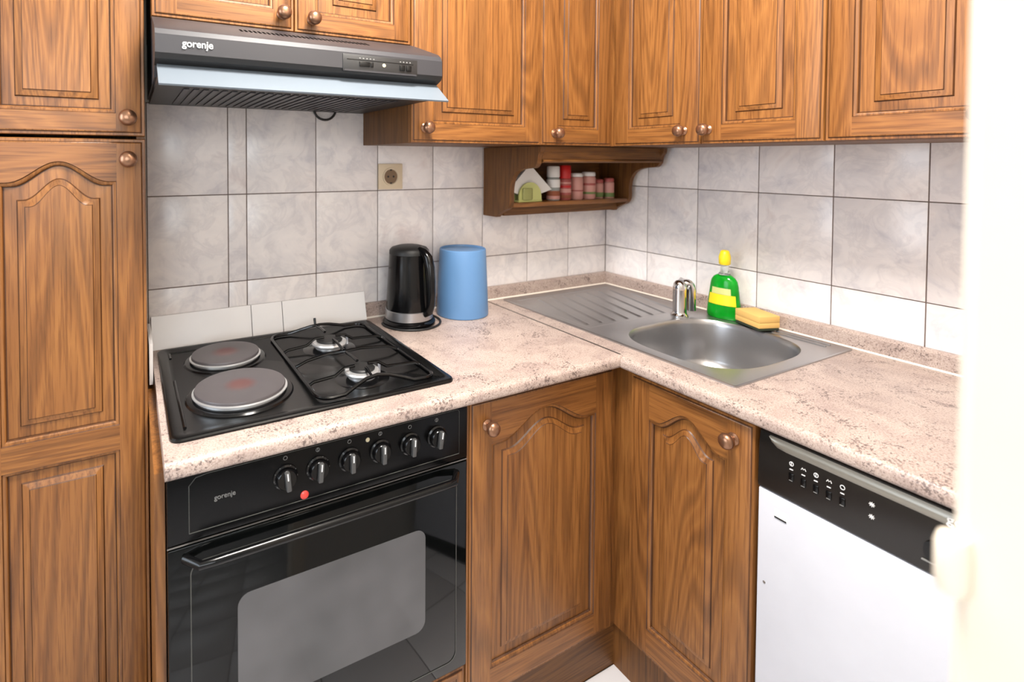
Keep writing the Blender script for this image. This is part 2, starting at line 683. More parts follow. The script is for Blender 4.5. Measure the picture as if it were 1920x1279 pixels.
def contour(x0, x1, z0, zs, rise):
    """closed outline: bottom left, bottom right, then the top from right to left"""
    return [(x0, z0), (x1, z0)] + list(reversed(arch_top(x0, x1, zs, rise)))


def make_knob(parent, x, z, y=0.0):
    prof = [(0.0125, 0.0), (0.0125, 0.002), (0.010, 0.004), (0.0065, 0.006), (0.006, 0.011), (0.009, 0.014), (0.0145, 0.018), (0.0165, 0.024), (0.0150, 0.030), (0.0105, 0.0345), (0.005, 0.0365)]
    MB().lathe(prof, (x, y, z), 'y', 24).build('knob', 'knob', parent, local=True, angle=50)


def make_door(parent, x0w, z0w, w, h, wall, plane, openings, knob=None, thick=0.020, name='door'):
    """door in its own frame: x along the width, z up, front at y=0 facing -y.
    openings: (x0, x1, z0, z_side, rise, fx, fz, frise) in door coordinates,
    fx/fz/ft the side, bottom and top inset of the raised field, frise its arch"""
    mb = MB()
    e, ed = 0.009, 0.0035
    # outer moulded edge
    def rect(i, y):
        return [(i, y, i), (w - i, y, i), (w - i, y, h - i), (i, y, h - i)]
    mb.loops([rect(0, thick), rect(0, 0.006), rect(0.0015, ed), rect(e - 0.003, ed)], 0)
    mb.loops([rect(e - 0.003, ed), rect(e - 0.001, 0.0008)], 2)
    mb.loops([rect(e - 0.001, 0.0008), rect(e + 0.001, 0.0)], 0)
    mb.quad([(0, thick, 0), (0, thick, h), (w, thick, h), (w, thick, 0)], 0)
    a = e + 0.001
    xl, xr = openings[0][0], openings[0][1]
    mb.quad([(a, 0, a), (xl, 0, a), (xl, 0, h - a), (a, 0, h - a)], 0)
    mb.quad([(xr, 0, a), (w - a, 0, a), (w - a, 0, h - a), (xr, 0, h - a)], 0)
    zprev = a
    prev_top = None
    for (x0, x1, z0, zs, rise, fx, fz, frise, ft) in openings:
        # rail below this opening
        if prev_top is None:
            mb.quad([(xl, 0, zprev), (xr, 0, zprev), (xr, 0, z0), (xl, 0, z0)], 1)
        else:
            for k in range(len(prev_top) - 1):
                (xa, za), (xb, zb) = prev_top[k], prev_top[k + 1]
                mb.quad([(xa, 0, za), (xb, 0, zb), (xb, 0, z0), (xa, 0, z0)], 1)
        prev_top = arch_top(x0, x1, zs, rise)
    for k in range(len(prev_top) - 1):
        (xa, za), (xb, zb) = prev_top[k], prev_top[k + 1]
        mb.quad([(xa, 0, za), (xb, 0, zb), (xb, 0, h - a), (xa, 0, h - a)], 1)
    # moulded inner edges of the frame
    for (x0, x1, z0, zs, rise, fx, fz, frise, ft) in openings:
        def C(i, y):
            return [(p[0], y, p[1]) for p in contour(x0 + i, x1 - i, z0 + i, zs - i, rise)]
        mb.loops([C(0, 0), C(0.0015, 0.0022)], 2)
        mb.loops([C(0.0015, 0.0022), C(0.005, 0.0026), C(0.0075, 0.005)], 0)
        mb.loops([C(0.0075, 0.005), C(0.009, 0.0098)], 2)
    d = mb.build(name, ['wood_v', 'wood_h', 'glaze'], parent, local=True, angle=40, merge=0.00005)
    if wall == 'b':
        d.location = Vector((x0w, plane, z0w)) - wloc(parent)
    else:
        d.location = Vector((plane, x0w, z0w)) - wloc(parent)
        d.rotation_euler = (0, 0, -pi / 2)
    for (x0, x1, z0, zs, rise, fx, fz, frise, ft) in openings:
        p = MB()
        def C2(i, y, r):
            return [(q[0], y, q[1]) for q in contour(x0 + i, x1 - i, z0 + i, zs - i, r)]
        def C3(i, y):
            return [(q[0], y, q[1]) for q in contour(x0 + fx + i, x1 - fx - i, z0 + fz + i, zs - ft - i, frise)]
        p.loops([C2(0.006, 0.0098, rise), C2(0.0105, 0.0094, rise)], 1)
        p.loops([C2(0.0105, 0.0094, rise), C3(-0.001, 0.0085)], 0)
        p.loops([C3(-0.001, 0.0085), C3(0.0012, 0.0055)], 1)
        p.loops([C3(0.0012, 0.0055), C3(0.004, 0.0046), C3(0.0118, 0.0024)], 0)
        p.loops([C3(0.0118, 0.0024), C3(0.0132, 0.0008)], 1)
        p.loops([C3(0.0132, 0.0008), C3(0.0138, 0.0008)], 0)
        # raised field, filled in upright strips
        f0 = fx + 0.0138
        tp = arch_top(x0 + f0, x1 - f0, zs - ft - 0.0138, frise)
        zb = z0 + fz + 0.0138
        for k in range(len(tp) - 1):
            (xa, za), (xb, zc) = tp[k], tp[k + 1]
            p.quad([(xa, 0.0008, zb), (xb, 0.0008, zb), (xb, 0.0008, zc), (xa, 0.0008, za)], 0)
        p.build('door_panel', ['wood_v', 'glaze'], d, local=True, angle=30, merge=0.00005)
    if knob:
        make_knob(d, knob[0], knob[1])
    return d


def rect_open(w, h, st=0.060, rb=0.050, rt=0.050, fx=0.035, fz=0.033):
    return [(st, w - st, rb, h - rt, 0.0, fx, fz, 0.0, fz)]


def carcass(parent, x0, x1, y0, y1, z0, z1, mat='wood_dark', t=0.016, open_front='-y', top=True):
    """hollow cabinet body from panels"""
    mb = MB()
    if open_front == '-y':
        mb.box(x0, x0 + t, y0, y1, z0, z1).box(x1 - t, x1, y0, y1, z0, z1)
        mb.box(x0 + t, x1 - t, y0, y1, z0, z0 + t)
        if top:
            mb.box(x0 + t, x1 - t, y0, y1, z1 - t, z1)
        mb.box(x0 + t, x1 - t, y1 - 0.006, y1, z0 + t, z1 - (t if top else 0))
    else:
        mb.box(x0, x1, y0, y0 + t, z0, z1).box(x0, x1, y1 - t, y1, z0, z1)
        mb.box(x0, x1, y0 + t, y1 - t, z0, z0 + t)
        if top:
            mb.box(x0, x1, y0 + t, y1 - t, z1 - t, z1)
        mb.box(x1 - 0.006, x1, y0 + t, y1 - t, z0 + t, z1 - (t if top else 0))
    return mb.build('carcass', mat, parent)


ZTOP = 2.08
B = 0.021     # door thickness plus a hair

# tall pantry cabinet
g = thing('tall_cabinet', 'tall narrow oak pantry cabinet beside the cooker, with arched panel door', 'cabinet', (-1.815, -0.15, 0))
carcass(g, -1.966, -1.668, -UD + B, -0.001, 0.10, ZTOP)
MB().box(-1.966, -1.668, -0.275, -0.255, 0.0, 0.10).build('plinth', 'wood_dark_h', g)
tw = 0.298
make_door(g, -1.966, 0.115, tw, 1.387 - 0.115, 'b', -UD,
          [(0.052, tw - 0.052, 0.06, 0.755 - 0.115, 0.0, 0.030, 0.028, 0.0, 0.028),
           (0.052, tw - 0.052, 0.806 - 0.115, 1.302 - 0.115, 0.040, 0.030, 0.032, 0.040, 0.034)],
          (tw - 0.031, 1.346 - 0.115))
make_door(g, -1.966, 1.393, tw, ZTOP - 1.395, 'b', -UD,
          [(0.052, tw - 0.052, 0.045, ZTOP - 1.395 - 0.05, 0.0, 0.030, 0.027, 0.0, 0.027)], (tw - 0.031, 0.036))

# wall cabinet over the hood: two doors
g = thing('wall_cabinet', 'short two-door oak wall cabinet above the extractor hood', 'cabinet', (-1.355, 0, 1.64), 'oak wall cabinets')
carcass(g, -1.655, -1.056, -UD + B, -0.001, 1.640, ZTOP)
dh = ZTOP - 1.642
make_door(g, -1.6545, 1.641, 0.2955, dh, 'b', -UD, rect_open(0.2955, dh, 0.048, 0.045, 0.05, 0.046, 0.03), (0.2955 - 0.028, 0.036))
make_door(g, -1.3575, 1.641, 0.3005, dh, 'b', -UD, rect_open(0.3005, dh, 0.048, 0.045, 0.05, 0.046, 0.03), (0.040, 0.032))

# wall cabinet right of the hood
g = thing('wall_cabinet', 'wide single-door oak wall cabinet directly beside the extractor hood', 'cabinet', (-0.84, 0, ZU), 'oak wall cabinets')
carcass(g, -1.0545, -0.6245, -UD + B, -0.001, ZU, ZTOP)
dh = ZTOP - ZU - 0.002
make_door(g, -1.0545, ZU + 0.001, 0.4300, dh, 'b', -UD, rect_open(0.430, dh), (0.039, 0.039))

# corner wall cabinet, narrow door
g = thing('wall_cabinet', 'narrow-door oak wall cabinet in the corner above the spice shelf', 'cabinet', (-0.30, 0, ZU), 'oak wall cabinets')
carcass(g, -0.6235, -0.001, -UD + B, -0.001, ZU, ZTOP)
make_door(g, -0.6235, ZU + 0.001, 0.2925, dh, 'b', -UD, rect_open(0.2925, dh, 0.062, 0.050, 0.05, 0.030, 0.03), (0.050, 0.036))
MB().box(-0.3308, -0.3095, -0.3335, -0.3095, ZU + 0.001, ZTOP).build('filler_strip', 'wood_v', g)

# two-door wall cabinet over the sink
g = thing('wall_cabinet', 'two-door oak wall cabinet above the sink drainer, knobs meeting in the middle', 'cabinet', (0, -0.63, ZU), 'oak wall cabinets')
carcass(g, -UD + B, -0.001, -0.932, -0.3340, ZU, ZTOP, open_front='-x')
make_door(g, -0.334, ZU + 0.001, 0.300, dh, 'r', -UD, rect_open(0.300, dh, 0.058, 0.050, 0.05, 0.033, 0.033), (0.300 - 0.050, 0.038))
make_door(g, -0.6355, ZU + 0.001, 0.2955, dh, 'r', -UD, rect_open(0.2955, dh, 0.058, 0.050, 0.05, 0.033, 0.031), (0.021, 0.038))

# last wall cabinet
g = thing('wall_cabinet', 'single-door oak wall cabinet beside the cream door frame', 'cabinet', (0, -1.08, ZU), 'oak wall cabinets')
carcass(g, -UD + B, -0.001, -1.234, -0.9335, ZU, ZTOP, open_front='-x')
make_door(g, -0.9335, ZU + 0.001, 0.300, dh, 'r', -UD, rect_open(0.300, dh, 0.052, 0.050, 0.05, 0.036, 0.030), (0.300 - 0.045, 0.042))

# base cabinet beside the oven
g = thing('base_cabinet', 'oak base cabinet with arched panel door right beside the oven', 'cabinet', (-0.83, -0.3, 0.12), 'oak base cabinets')
carcass(g, -1.050, -0.585, -0.578, -0.02, 0.12, 0.818, top=False)
MB().box(-0.606, -0.5775, -0.5785, -0.560, 0.119, 0.818).build('filler_strip', 'wood_v', g)
make_door(g, -1.0485, 0.133, 0.4415, 0.683, 'b', -0.600,
          [(0.058, 0.4415 - 0.064, 0.062, 0.579, 0.055, 0.034, 0.033, 0.047, 0.026)], (0.045, 0.626))

# sink base cabinet
g = thing('base_cabinet', 'oak base cabinet with arched panel door under the sink', 'cabinet', (-0.3, -0.77, 0.12), 'oak base cabinets')
carcass(g, -0.578, -0.02, -0.952, -0.465, 0.12, 0.818, open_front='-x', top=False)
MB().box(-0.5785, -0.560, -0.643, -0.5785, 0.119, 0.818).build('filler_strip', 'wood_v', g)
make_door(g, -0.644, 0.135, 0.3060, 0.681, 'r', -0.600,
          [(0.056, 0.306 - 0.056, 0.070, 0.586, 0.048, 0.034, 0.034, 0.038, 0.022)], (0.263, 0.636))

# oven housing
g = thing('oven_cabinet', 'oak housing around the built-in oven with a panel below it', 'cabinet', (-1.35, -0.3, 0.0))
MB().box(-1.6665, -1.6505, -0.585, -0.001, 0.0, 0.8215).build('side_panel', 'wood_v', g)
MB().box(-1.0555, -1.0510, -0.598, -0.02, 0.119, 0.8215).build('side_panel', 'wood_v', g)
make_door(g, -1.650, 0.120, 0.594, 0.112, 'b', -0.598, [(0.022, 0.572, 0.020, 0.092, 0.0, 0.008, 0.008, 0.0, 0.008)], name='drawer_front')

# ------------------------------------------------------------------ worktops
def nose(front, back, zt, zb, r=0.013, k=6):
    """cross-section with rounded front: (depth coordinate, z)"""
    pts = [(back, zb), (back, zt)]
    for i in range(k + 1):
        a = pi / 2 - (pi / 2) * i / k
        pts.append((front + r - r * cos(a), zt - r + r * sin(a)))
    for i in range(k + 1):
        a = -(pi / 2) * i / k
        pts.append((front + r * 0.6 - r * 0.6 * cos(a), zb + r * 0.6 + r * 0.6 * sin(a)))
    return pts


ZB = 0.822
JX = -0.600
wt = MB()
wt.prism(nose(YF + 0.0005, -0.002, ZT, ZB), 'x', -1.652, JX)
o = wt.build('worktop', 'worktop', angle=50)
tag(o, 'pink speckled laminate worktop holding the hob and kettle', 'worktop', 'speckled worktops')
wt_back = o
wt = MB()
wt.prism(nose(XF, -0.53, ZT, ZB), 'y', -1.455, YF)
wt.box(JX + 0.0003, -0.53, YF, -0.002, ZB, ZT)
wt.box(-0.53, -0.05, -1.455, -0.865, ZB, ZT)
wt.box(-0.53, -0.05, -0.055, -0.002, ZB, ZT)
wt.box(-0.05, -0.002, -1.455, -0.002, ZB, ZT)
o = wt.build('worktop', 'worktop', angle=50)
tag(o, 'pink speckled laminate worktop holding the sink above the dishwasher', 'worktop', 'speckled worktops')
MB().box(JX - 0.003, JX + 0.003, YF + 0.012, -0.022, ZT - 0.001, ZT + 0.0006).build('joint_strip', 'steel_dull', wt_back)

# upstands along both walls
o = MB().prism([(-0.001, ZT), (-0.001, 0.896), (-0.013, 0.896), (-0.019, 0.890), (-0.021, ZT)], 'x', -1.053, -0.0215).build('worktop_upstand', 'worktop')
tag(o, 'low speckled upstand strip along the wall behind kettle and blue pot', 'upstand', 'speckled upstands')
MB().tube([(-1.053, -0.022, ZT + 0.001), (-0.022, -0.022, ZT + 0.001)], 0.0035, 8).build('sealant_bead', 'seal', o)
o = MB().prism([(-0.001, ZT), (-0.001, 0.896), (-0.013, 0.896), (-0.019, 0.890), (-0.021, ZT)], 'y', -1.455, -0.001).build('worktop_upstand', 'worktop')
tag(o, 'low speckled upstand strip along the wall behind the sink', 'upstand', 'speckled upstands')
MB().tube([(-0.022, -1.455, ZT + 0.001), (-0.022, -0.022, ZT + 0.001)], 0.0035, 8).build('sealant_bead', 'seal', o)

# white tiles set upright behind the hob
g = thing('tile_upstand', 'row of white tiles leaning upright on the wall behind the hob', 'upstand', (-1.35, -0.02, ZT))
for xa, xb in ((-1.652, -1.4005), (-1.3985, -1.3135), (-1.3115, -1.056)):
    s = 0.006
    p = MB()
    bot, top_ = (-0.034, ZT + 0.0005), (-0.010, 0.934)
    p.prism([bot, top_, (top_[0] + 0.007, top_[1]), (bot[0] + 0.007, bot[1])], 'x', xa, xb)
    p.build('tile', 'tile_white', g)
MB().box(-1.6625, -1.6545, -0.212, -0.036, ZT - 0.02, 0.925, 0.001).build('tile', 'tile_white', g)

# ------------------------------------------------------------------ hob
HX0, HX1, HY0, HY1 = -1.640, -1.060, -0.561, -0.050
g = thing('hob', 'black enamel built-in hob with two hotplates and two gas burners', 'hob', (-1.35, -0.305, ZT))


def rrect(x0, x1, y0, y1, r, k=6):
    pts = []
    for cx, cy, a0 in ((x1 - r, y1 - r, 0), (x0 + r, y1 - r, 90), (x0 + r, y0 + r, 180), (x1 - r, y0 + r, 270)):
        for i in range(k + 1):
            a = radians(a0 + 90 * i / k)
            pts.append((cx + r * cos(a), cy + r * sin(a)))
    return pts


def RL(i, z, r):
    return [(x, y, z) for x, y in rrect(HX0 + i, HX1 - i, HY0 + i, HY1 - i, r)]


mb = MB()
mb.loops([RL(0, ZT + 0.0004, 0.02), RL(0, ZT + 0.004, 0.02), RL(0.002, ZT + 0.0065, 0.019), RL(0.006, ZT + 0.0075, 0.016), RL(0.016, ZT + 0.0075, 0.014), RL(0.020, ZT + 0.0060, 0.012)], cap=True)
mb.build('hob_plate', 'enamel', g)
ZH = ZT + 0.006
# pressed grooves in the plate
for a, b in (((-1.614, -0.095), (-1.552, -0.095)), ((-1.614, -0.100), (-1.614, -0.135)), ((-1.615, -0.285), (-1.613, -0.520)), ((-1.408, -0.080), (-1.341, -0.080))):
    MB().tube([(a[0], a[1], ZH + 0.0002), (b[0], b[1], ZH + 0.0002)], 0.003, 8).build('plate_groove', 'black', g)


def hotplate(cx, cy, r):
    MB().lathe([(r + 0.016, 0.0), (r + 0.013, 0.003), (r + 0.005, 0.0045), (r - 0.001, 0.005)], (cx, cy, ZH), 'z', 56).build('plate_well', 'black', g)
    MB().lathe([(r - 0.001, 0.004), (r - 0.001, 0.009), (r + 0.003, 0.0095), (r + 0.003, 0.0115), (r + 0.0005, 0.0125), (r - 0.002, 0.0128)], (cx, cy, ZH), 'z', 56).build('steel_ring', 'alu', g)
    q = MB().lathe([(r - 0.002, 0.0), (r - 0.001, 0.007), (r - 0.002, 0.0095), (r - 0.005, 0.0105), (0.020, 0.0103), (0.017, 0.0095)], (cx, cy, ZH + 0.009), 'z', 56).build('hotplate', 'hotplate', g, loc=(cx, cy, ZH + 0.0185))
    return q


hotplate(-1.497, -0.412, 0.092)
hotplate(-1.495, -0.197, 0.079)


def burner(cx, cy, r):
    MB().lathe([(r + 0.022, 0.0), (r + 0.018, 0.001), (r + 0.006, 0.0012), (r * 0.9, 0.004)], (cx, cy, ZH), 'z', 40).build('burner_well', 'black', g)
    b = MB().lathe([(r * 0.80, 0.002), (r * 0.80, 0.008), (r * 0.98, 0.012), (r, 0.0155), (r * 0.96, 0.019), (r * 0.78, 0.0205)], (cx, cy, ZH), 'z', 40).build('burner', 'alu', g)
    MB().lathe([(r * 0.72, 0.0205), (r * 0.74, 0.0235), (r * 0.66, 0.026), (r * 0.3, 0.0265)], (cx, cy, ZH), 'z', 32).build('burner_cap', 'black_matt', b)
    MB().lathe([(0.003, 0.0), (0.003, 0.022), (0.0018, 0.026)], (cx + r + 0.006, cy + 0.008, ZH), 'z', 10).build('spark_plug', 'white', b)


burner(-1.246, -0.240, 0.045)
burner(-1.243, -0.457, 0.039)
# wire pan support
mb = MB()
fx0, fx1, fy0, fy1 = -1.366, -1.098, -0.536, -0.095
fp = []
for (x, y) in rrect(fx0, fx1, fy0, fy1, 0.028, 5):
    fp.append((x, y))
dense = []
for k in range(len(fp)):
    a, b = Vector(fp[k]), Vector(fp[(k + 1) % len(fp)])
    nn = max(1, int((b - a).length / 0.025))
    for j in range(nn):
        dense.append(a.lerp(b, j / nn))
path = []
for p in dense:
    tx = (p.x - fx0) / (fx1 - fx0)
    lift = 0.0
    if p.y < fy0 + 0.03 or p.y > fy1 - 0.03:
        u = abs(tx - 0.5) * 2
        lift = 0.020 * max(0, cos(min(1, u / 0.62) * pi / 2)) ** 1.2
        inw = 0.020 * max(0, cos(min(1, u / 0.62) * pi / 2)) ** 1.2
        yy = p.y + (inw if p.y < -0.3 else -inw)
    else:
        yy = p.y
    path.append((p.x, yy, ZH + 0.006 + lift))
mb.tube(path, 0.0042, 8, closed=True)
for cy, r in ((-0.240, 0.040), (-0.457, 0.033)):
    for sgn, xe in ((-1, fx0), (1, fx1)):
        cx = -1.245
        mb.tube([(xe, cy, ZH + 0.006), (xe - sgn * 0.012, cy, ZH + 0.012), (cx + sgn * 0.062, cy, ZH + 0.016), (cx + sgn * 0.040, cy, ZH + 0.030), (cx + sgn * 0.016, cy, ZH + 0.031)], 0.0036, 8)
mb.tube([(fx0, -0.345, ZH + 0.006), (fx0 + 0.03, -0.347, ZH + 0.018), (-1.28, -0.340, ZH + 0.024), (-1.245, -0.352, ZH + 0.027), (-1.20, -0.340, ZH + 0.024), (fx1 - 0.03, -0.342, ZH + 0.018), (fx1, -0.342, ZH + 0.006)], 0.0036, 8)
mb.tube([(-1.245, -0.36, ZH + 0.027), (-1.245, -0.400, ZH + 0.031), (-1.245, -0.432, ZH + 0.031)], 0.0036, 8)
mb.tube([(-1.245, -0.345, ZH + 0.027), (-1.245, -0.300, ZH + 0.031), (-1.245, -0.268, ZH + 0.031)], 0.0036, 8)
mb.tube([(-1.245, -0.114, ZH + 0.026), (-1.245, -0.165, ZH + 0.031), (-1.245, -0.200, ZH + 0.031)], 0.0036, 8)
mb.tube([(-1.245, -0.114, ZH + 0.026), (-1.245, -0.108, ZH + 0.044)], 0.0036, 8)
mb.tube([(-1.245, -0.517, ZH + 0.026), (-1.244, -0.490, ZH + 0.031), (-1.243, -0.478, ZH + 0.031)], 0.003, 8)
mb.build('pan_support', 'black', g)

# ------------------------------------------------------------------ extractor hood
g = thing('extractor_hood', 'grey extractor hood with silver visor above the hob', 'hood', (-1.355, -0.25, 1.48))
X0, X1 = -1.6545, -1.0560
prof = [(-0.001, 1.500), (-0.001, 1.6385), (-0.332, 1.6385), (-0.345, 1.6345), (-0.468, 1.592), (-0.480, 1.584), (-0.486, 1.574), (-0.487, 1.540), (-0.480, 1.531), (-0.455, 1.5225), (-0.440, 1.500)]
mb = MB()
mb.prism(prof, 'x', X0, X1)
mb.build('hood_body', 'hood', g, angle=25)
MB().prism([(-0.4875, 1.5395), (-0.481, 1.5300), (-0.455, 1.5200), (-0.455, 1.5225), (-0.480, 1.5315), (-0.486, 1.5400)], 'x', X0 - 0.0002, X1 + 0.0002).build('lower_trim', 'hood_dark', g)
vis = [(-0.462, 1.5225), (-0.520, 1.4800), (-0.518, 1.4770), (-0.452, 1.5180)]
MB().prism(vis, 'x', X0 + 0.004, X1 - 0.002).build('visor', 'visor', g)
mb = MB()
mb.box(X0 + 0.004, X1 - 0.004, -0.474, -0.004, 1.488, 1.499)
mb.build('underside', 'hood_dark', g)
mb = MB()
for k in range(26):
    x = -1.60 + k * 0.0185
    mb.box(x, x + 0.010, -0.40, -0.06, 1.4855, 1.488)
mb.build('grease_filter', 'hood', g)
# vent slots on the sloping top
sl = Vector((0, -0.468 + 0.345, 1.592 - 1.6345)).normalized()
nv = Vector((0, sl.z, -sl.y)) * -1
if nv.z < 0:
    nv = -nv
for k in range(31):
    x = -1.492 + k * (0.278 / 30)
    c = Vector((x, -0.345, 1.6345)) + sl * 0.072
    q = MB()
    ex, es = Vector((0.0024, 0, 0)), sl * 0.015
    lo = [c - ex - es, c + ex - es, c + ex + es, c - ex + es]
    q.loops([[p - nv * 0.001 for p in lo], [p + nv * 0.0005 for p in lo]], cap=True)
    q.build('vent_slot', 'void', g)
# control recess
MB().box(-1.299, -1.122, -0.4885, -0.484, 1.534, 1.570, 0.0005).build('control_panel', 'hood_dark', g)
cp = MB().box(-1.296, -1.125, -0.4895, -0.4880, 1.5345, 1.538)
cp.build('panel_lip', 'hood', g)
for (xa, xb, za, zb) in ((-1.262, -1.238, 1.546, 1.556), (-1.236, -1.230, 1.546, 1.556), (-1.166, -1.154, 1.544, 1.556), (-1.150, -1.138, 1.544, 1.556)):
    MB().box(xa, xb, -0.4912, -0.488, za, zb, 0.0006).build('slide_switch', 'black', g)
MB().box(-1.290, -1.132, -0.4890, -0.488, 1.5588, 1.5602).build('slide_groove', 'black', g)
MB().lathe([(0.0045, 0), (0.004, 0.001), (0.002, 0.0015)], (-1.204, -0.488, 1.552), 'y', 16).build('indicator_lamp', 'amber', g)
for x in (-1.262, -1.254, -1.246, -1.238, -1.230, -1.166, -1.158, -1.150, -1.142):
    MB().box(x, x + 0.003, -0.4888, -0.488, 1.5622, 1.5644).build('switch_mark', 'print_and_highlight', g)
text('gorenje', 0.0190, 'print', g, (-1.6095, -0.4880, 1.5535), (pi / 2, 0, 0), bold=0.0002, depth=0.0008, sx=0.93)
# cable loop hanging under the hood at the wall
pth = []
for k in range(15):
    a = pi * k / 14
    pth.append((-1.182 - 0.034 * cos(a), -0.012, 1.498 - 0.034 * sin(a)))
MB().tube(pth, 0.0035, 8).build('power_cable', 'black_matt', g)

# ------------------------------------------------------------------ oven
g = thing('oven', 'black glass built-in oven with six control knobs', 'oven', (-1.352, -0.3, 0.24))
OX0, OX1 = -1.6485, -1.0570
MB().box(OX0 + 0.004, OX1 - 0.004, -0.580, -0.04, 0.238, 0.8205).build('oven_body', 'black_matt', g)
MB().box(OX0, OX1, -0.602, -0.580, 0.7015, 0.8205, 0.002).build('control_panel', 'oven_panel', g)
od = MB().box(OX0, OX1, -0.602, -0.580, 0.238, 0.6935, 0.003).build('oven_door', 'oven_glass', g)
MB().box(OX0, OX1, -0.600, -0.5805, 0.6955, 0.6978).build('door_gap_strip', 'steel_dull', g)
# window: rounded pane slightly recessed in a printed border
rp = rrect(-1.537, -1.160, 0.360, 0.578, 0.022)
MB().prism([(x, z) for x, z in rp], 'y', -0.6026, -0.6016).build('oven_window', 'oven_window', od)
rp = rrect(-1.612, -1.085, 0.262, 0.662, 0.02)
ro = rrect(-1.6135, -1.0835, 0.2605, 0.6635, 0.0215)
MB().loops([[(x, -0.6021, z) for x, z in ro], [(x, -0.6026, z) for x, z in ro], [(x, -0.6026, z) for x, z in rp], [(x, -0.6021, z) for x, z in rp]]).build('glass_border', 'print_faint', od)
hp = []
for k in range(25):
    t = k / 24
    x = -1.622 + (1.622 - 1.086) * t
    e = min(t, 1 - t) / 0.05
    y = -0.604 - 0.030 * min(1, math.sqrt(max(0, 1 - (1 - min(1, e)) ** 2)))
    hp.append((x, y, 0.676))
MB().tube(hp, 0.0075, 12).build('door_handle', 'black', od)
# printed outline of the control field
ol = [(-1.6145, 0.7145), (-1.6145, 0.796), (-1.604, 0.808), (-1.585, 0.811), (-1.082, 0.811), (-1.078, 0.806), (-1.078, 0.7145)]
MB().tube([(x, -0.6022, z) for x, z in ol + [(-1.6145, 0.7145)]], 0.0006, 5).build('control_outline', 'print_faint', g)
for i, (kx, kz) in enumerate(((-1.452, 0.768), (-1.391, 0.768), (-1.328, 0.768), (-1.263, 0.768), (-1.197, 0.766), (-1.134, 0.766))):
    kn = MB().lathe([(0.0225, 0.0), (0.0225, 0.003), (0.0195, 0.005), (0.0185, 0.013), (0.0165, 0.0155)], (kx, -0.602, kz), 'y', 36).build('control_knob', 'black', g, loc=(kx, -0.602, kz))
    q = MB().box(-0.0046, 0.0046, -0.024, -0.014, -0.0175, 0.0175, 0.002)
    gr = q.build('knob_grip', 'grip_grey', kn, local=True)
    gr.rotation_euler = (0, radians((-6, 4, 0, 0, 3, 8)[i]), 0)
    q = MB().box(-0.001, 0.001, -0.0246, -0.0236, 0.004, 0.0165)
    pp = q.build('pointer_line', 'print', kn, local=True)
    pp.rotation_euler = gr.rotation_euler
    dots = MB()
    if i < 2:
        for a in range(20, 330, 34):
            aa = radians(a + 100)
            dots.box(kx + 0.0208 * cos(aa) - 0.0009, kx + 0.0208 * cos(aa) + 0.0009, -0.6058, -0.6048, kz + 0.0208 * sin(aa) - 0.0012, kz + 0.0208 * sin(aa) + 0.0012)
    else:
        for k in range(-3, 4):
            aa = radians(-90 + k * 10)
            dots.box(kx + 0.0208 * cos(aa) - 0.0012, kx + 0.0208 * cos(aa) + 0.0012, -0.6058, -0.6048, kz + 0.0208 * sin(aa) - 0.0008, kz + 0.0208 * sin(aa) + 0.0008)
    dots.build('scale_marks', 'print_and_highlight', g)
    ic = MB()
    ic.tube([(kx + 0.0035 * cos(a), -0.6022, kz + 0.034 + 0.0035 * sin(a)) for a in [2 * pi * k / 14 for k in range(14)]], 0.0005, 5, closed=True)
    if i % 2:
        ic.box(kx - 0.0004, kx + 0.0004, -0.6026, -0.602, kz + 0.031, kz + 0.037)
    ic.build('knob_symbol', 'print_and_highlight', g)
MB().lathe([(0.0078, 0), (0.0078, 0.001), (0.0062, 0.0022), (0.003, 0.003)], (-1.4165, -0.602, 0.7235), 'y', 24).build('pilot_lamp', 'red_lamp', g)
MB().lathe([(0.0045, 0), (0.004, 0.001), (0.002, 0.0015)], (-1.290, -0.602, 0.796), 'y', 18).build('pilot_lamp', 'amber', g)
text('gorenje', 0.0125, 'print_and_highlight', g, (-1.5745, -0.6022, 0.7605), (pi / 2, 0, 0), sx=0.93)

# ------------------------------------------------------------------ dishwasher
g = thing('dishwasher', 'slim white dishwasher with black control panel under the worktop', 'dishwasher', (-0.3, -1.18, 0))
DY0, DY1 = -0.9585, -1.4065
MB().box(-0.575, -0.03, DY1 + 0.002, DY0 - 0.002, 0.012, 0.816).build('cabinet_body', 'black_matt', g)
MB().box(-0.600, -0.575, DY1, DY0, 0.11, 0.7005, 0.004).build('door', 'white', g)
MB().box(-0.560, -0.540, DY1, DY0, 0.0, 0.11).build('kick_plate', 'white', g)
cp = MB().prism([(-0.575, 0.7025), (-0.575, 0.8160), (-0.592, 0.8160), (-0.596, 0.8120), (-0.600, 0.786), (-0.602, 0.7100), (-0.600, 0.7025)], 'y', DY1, DY0 - 0.0005).build('control_panel', 'dw_panel', g)
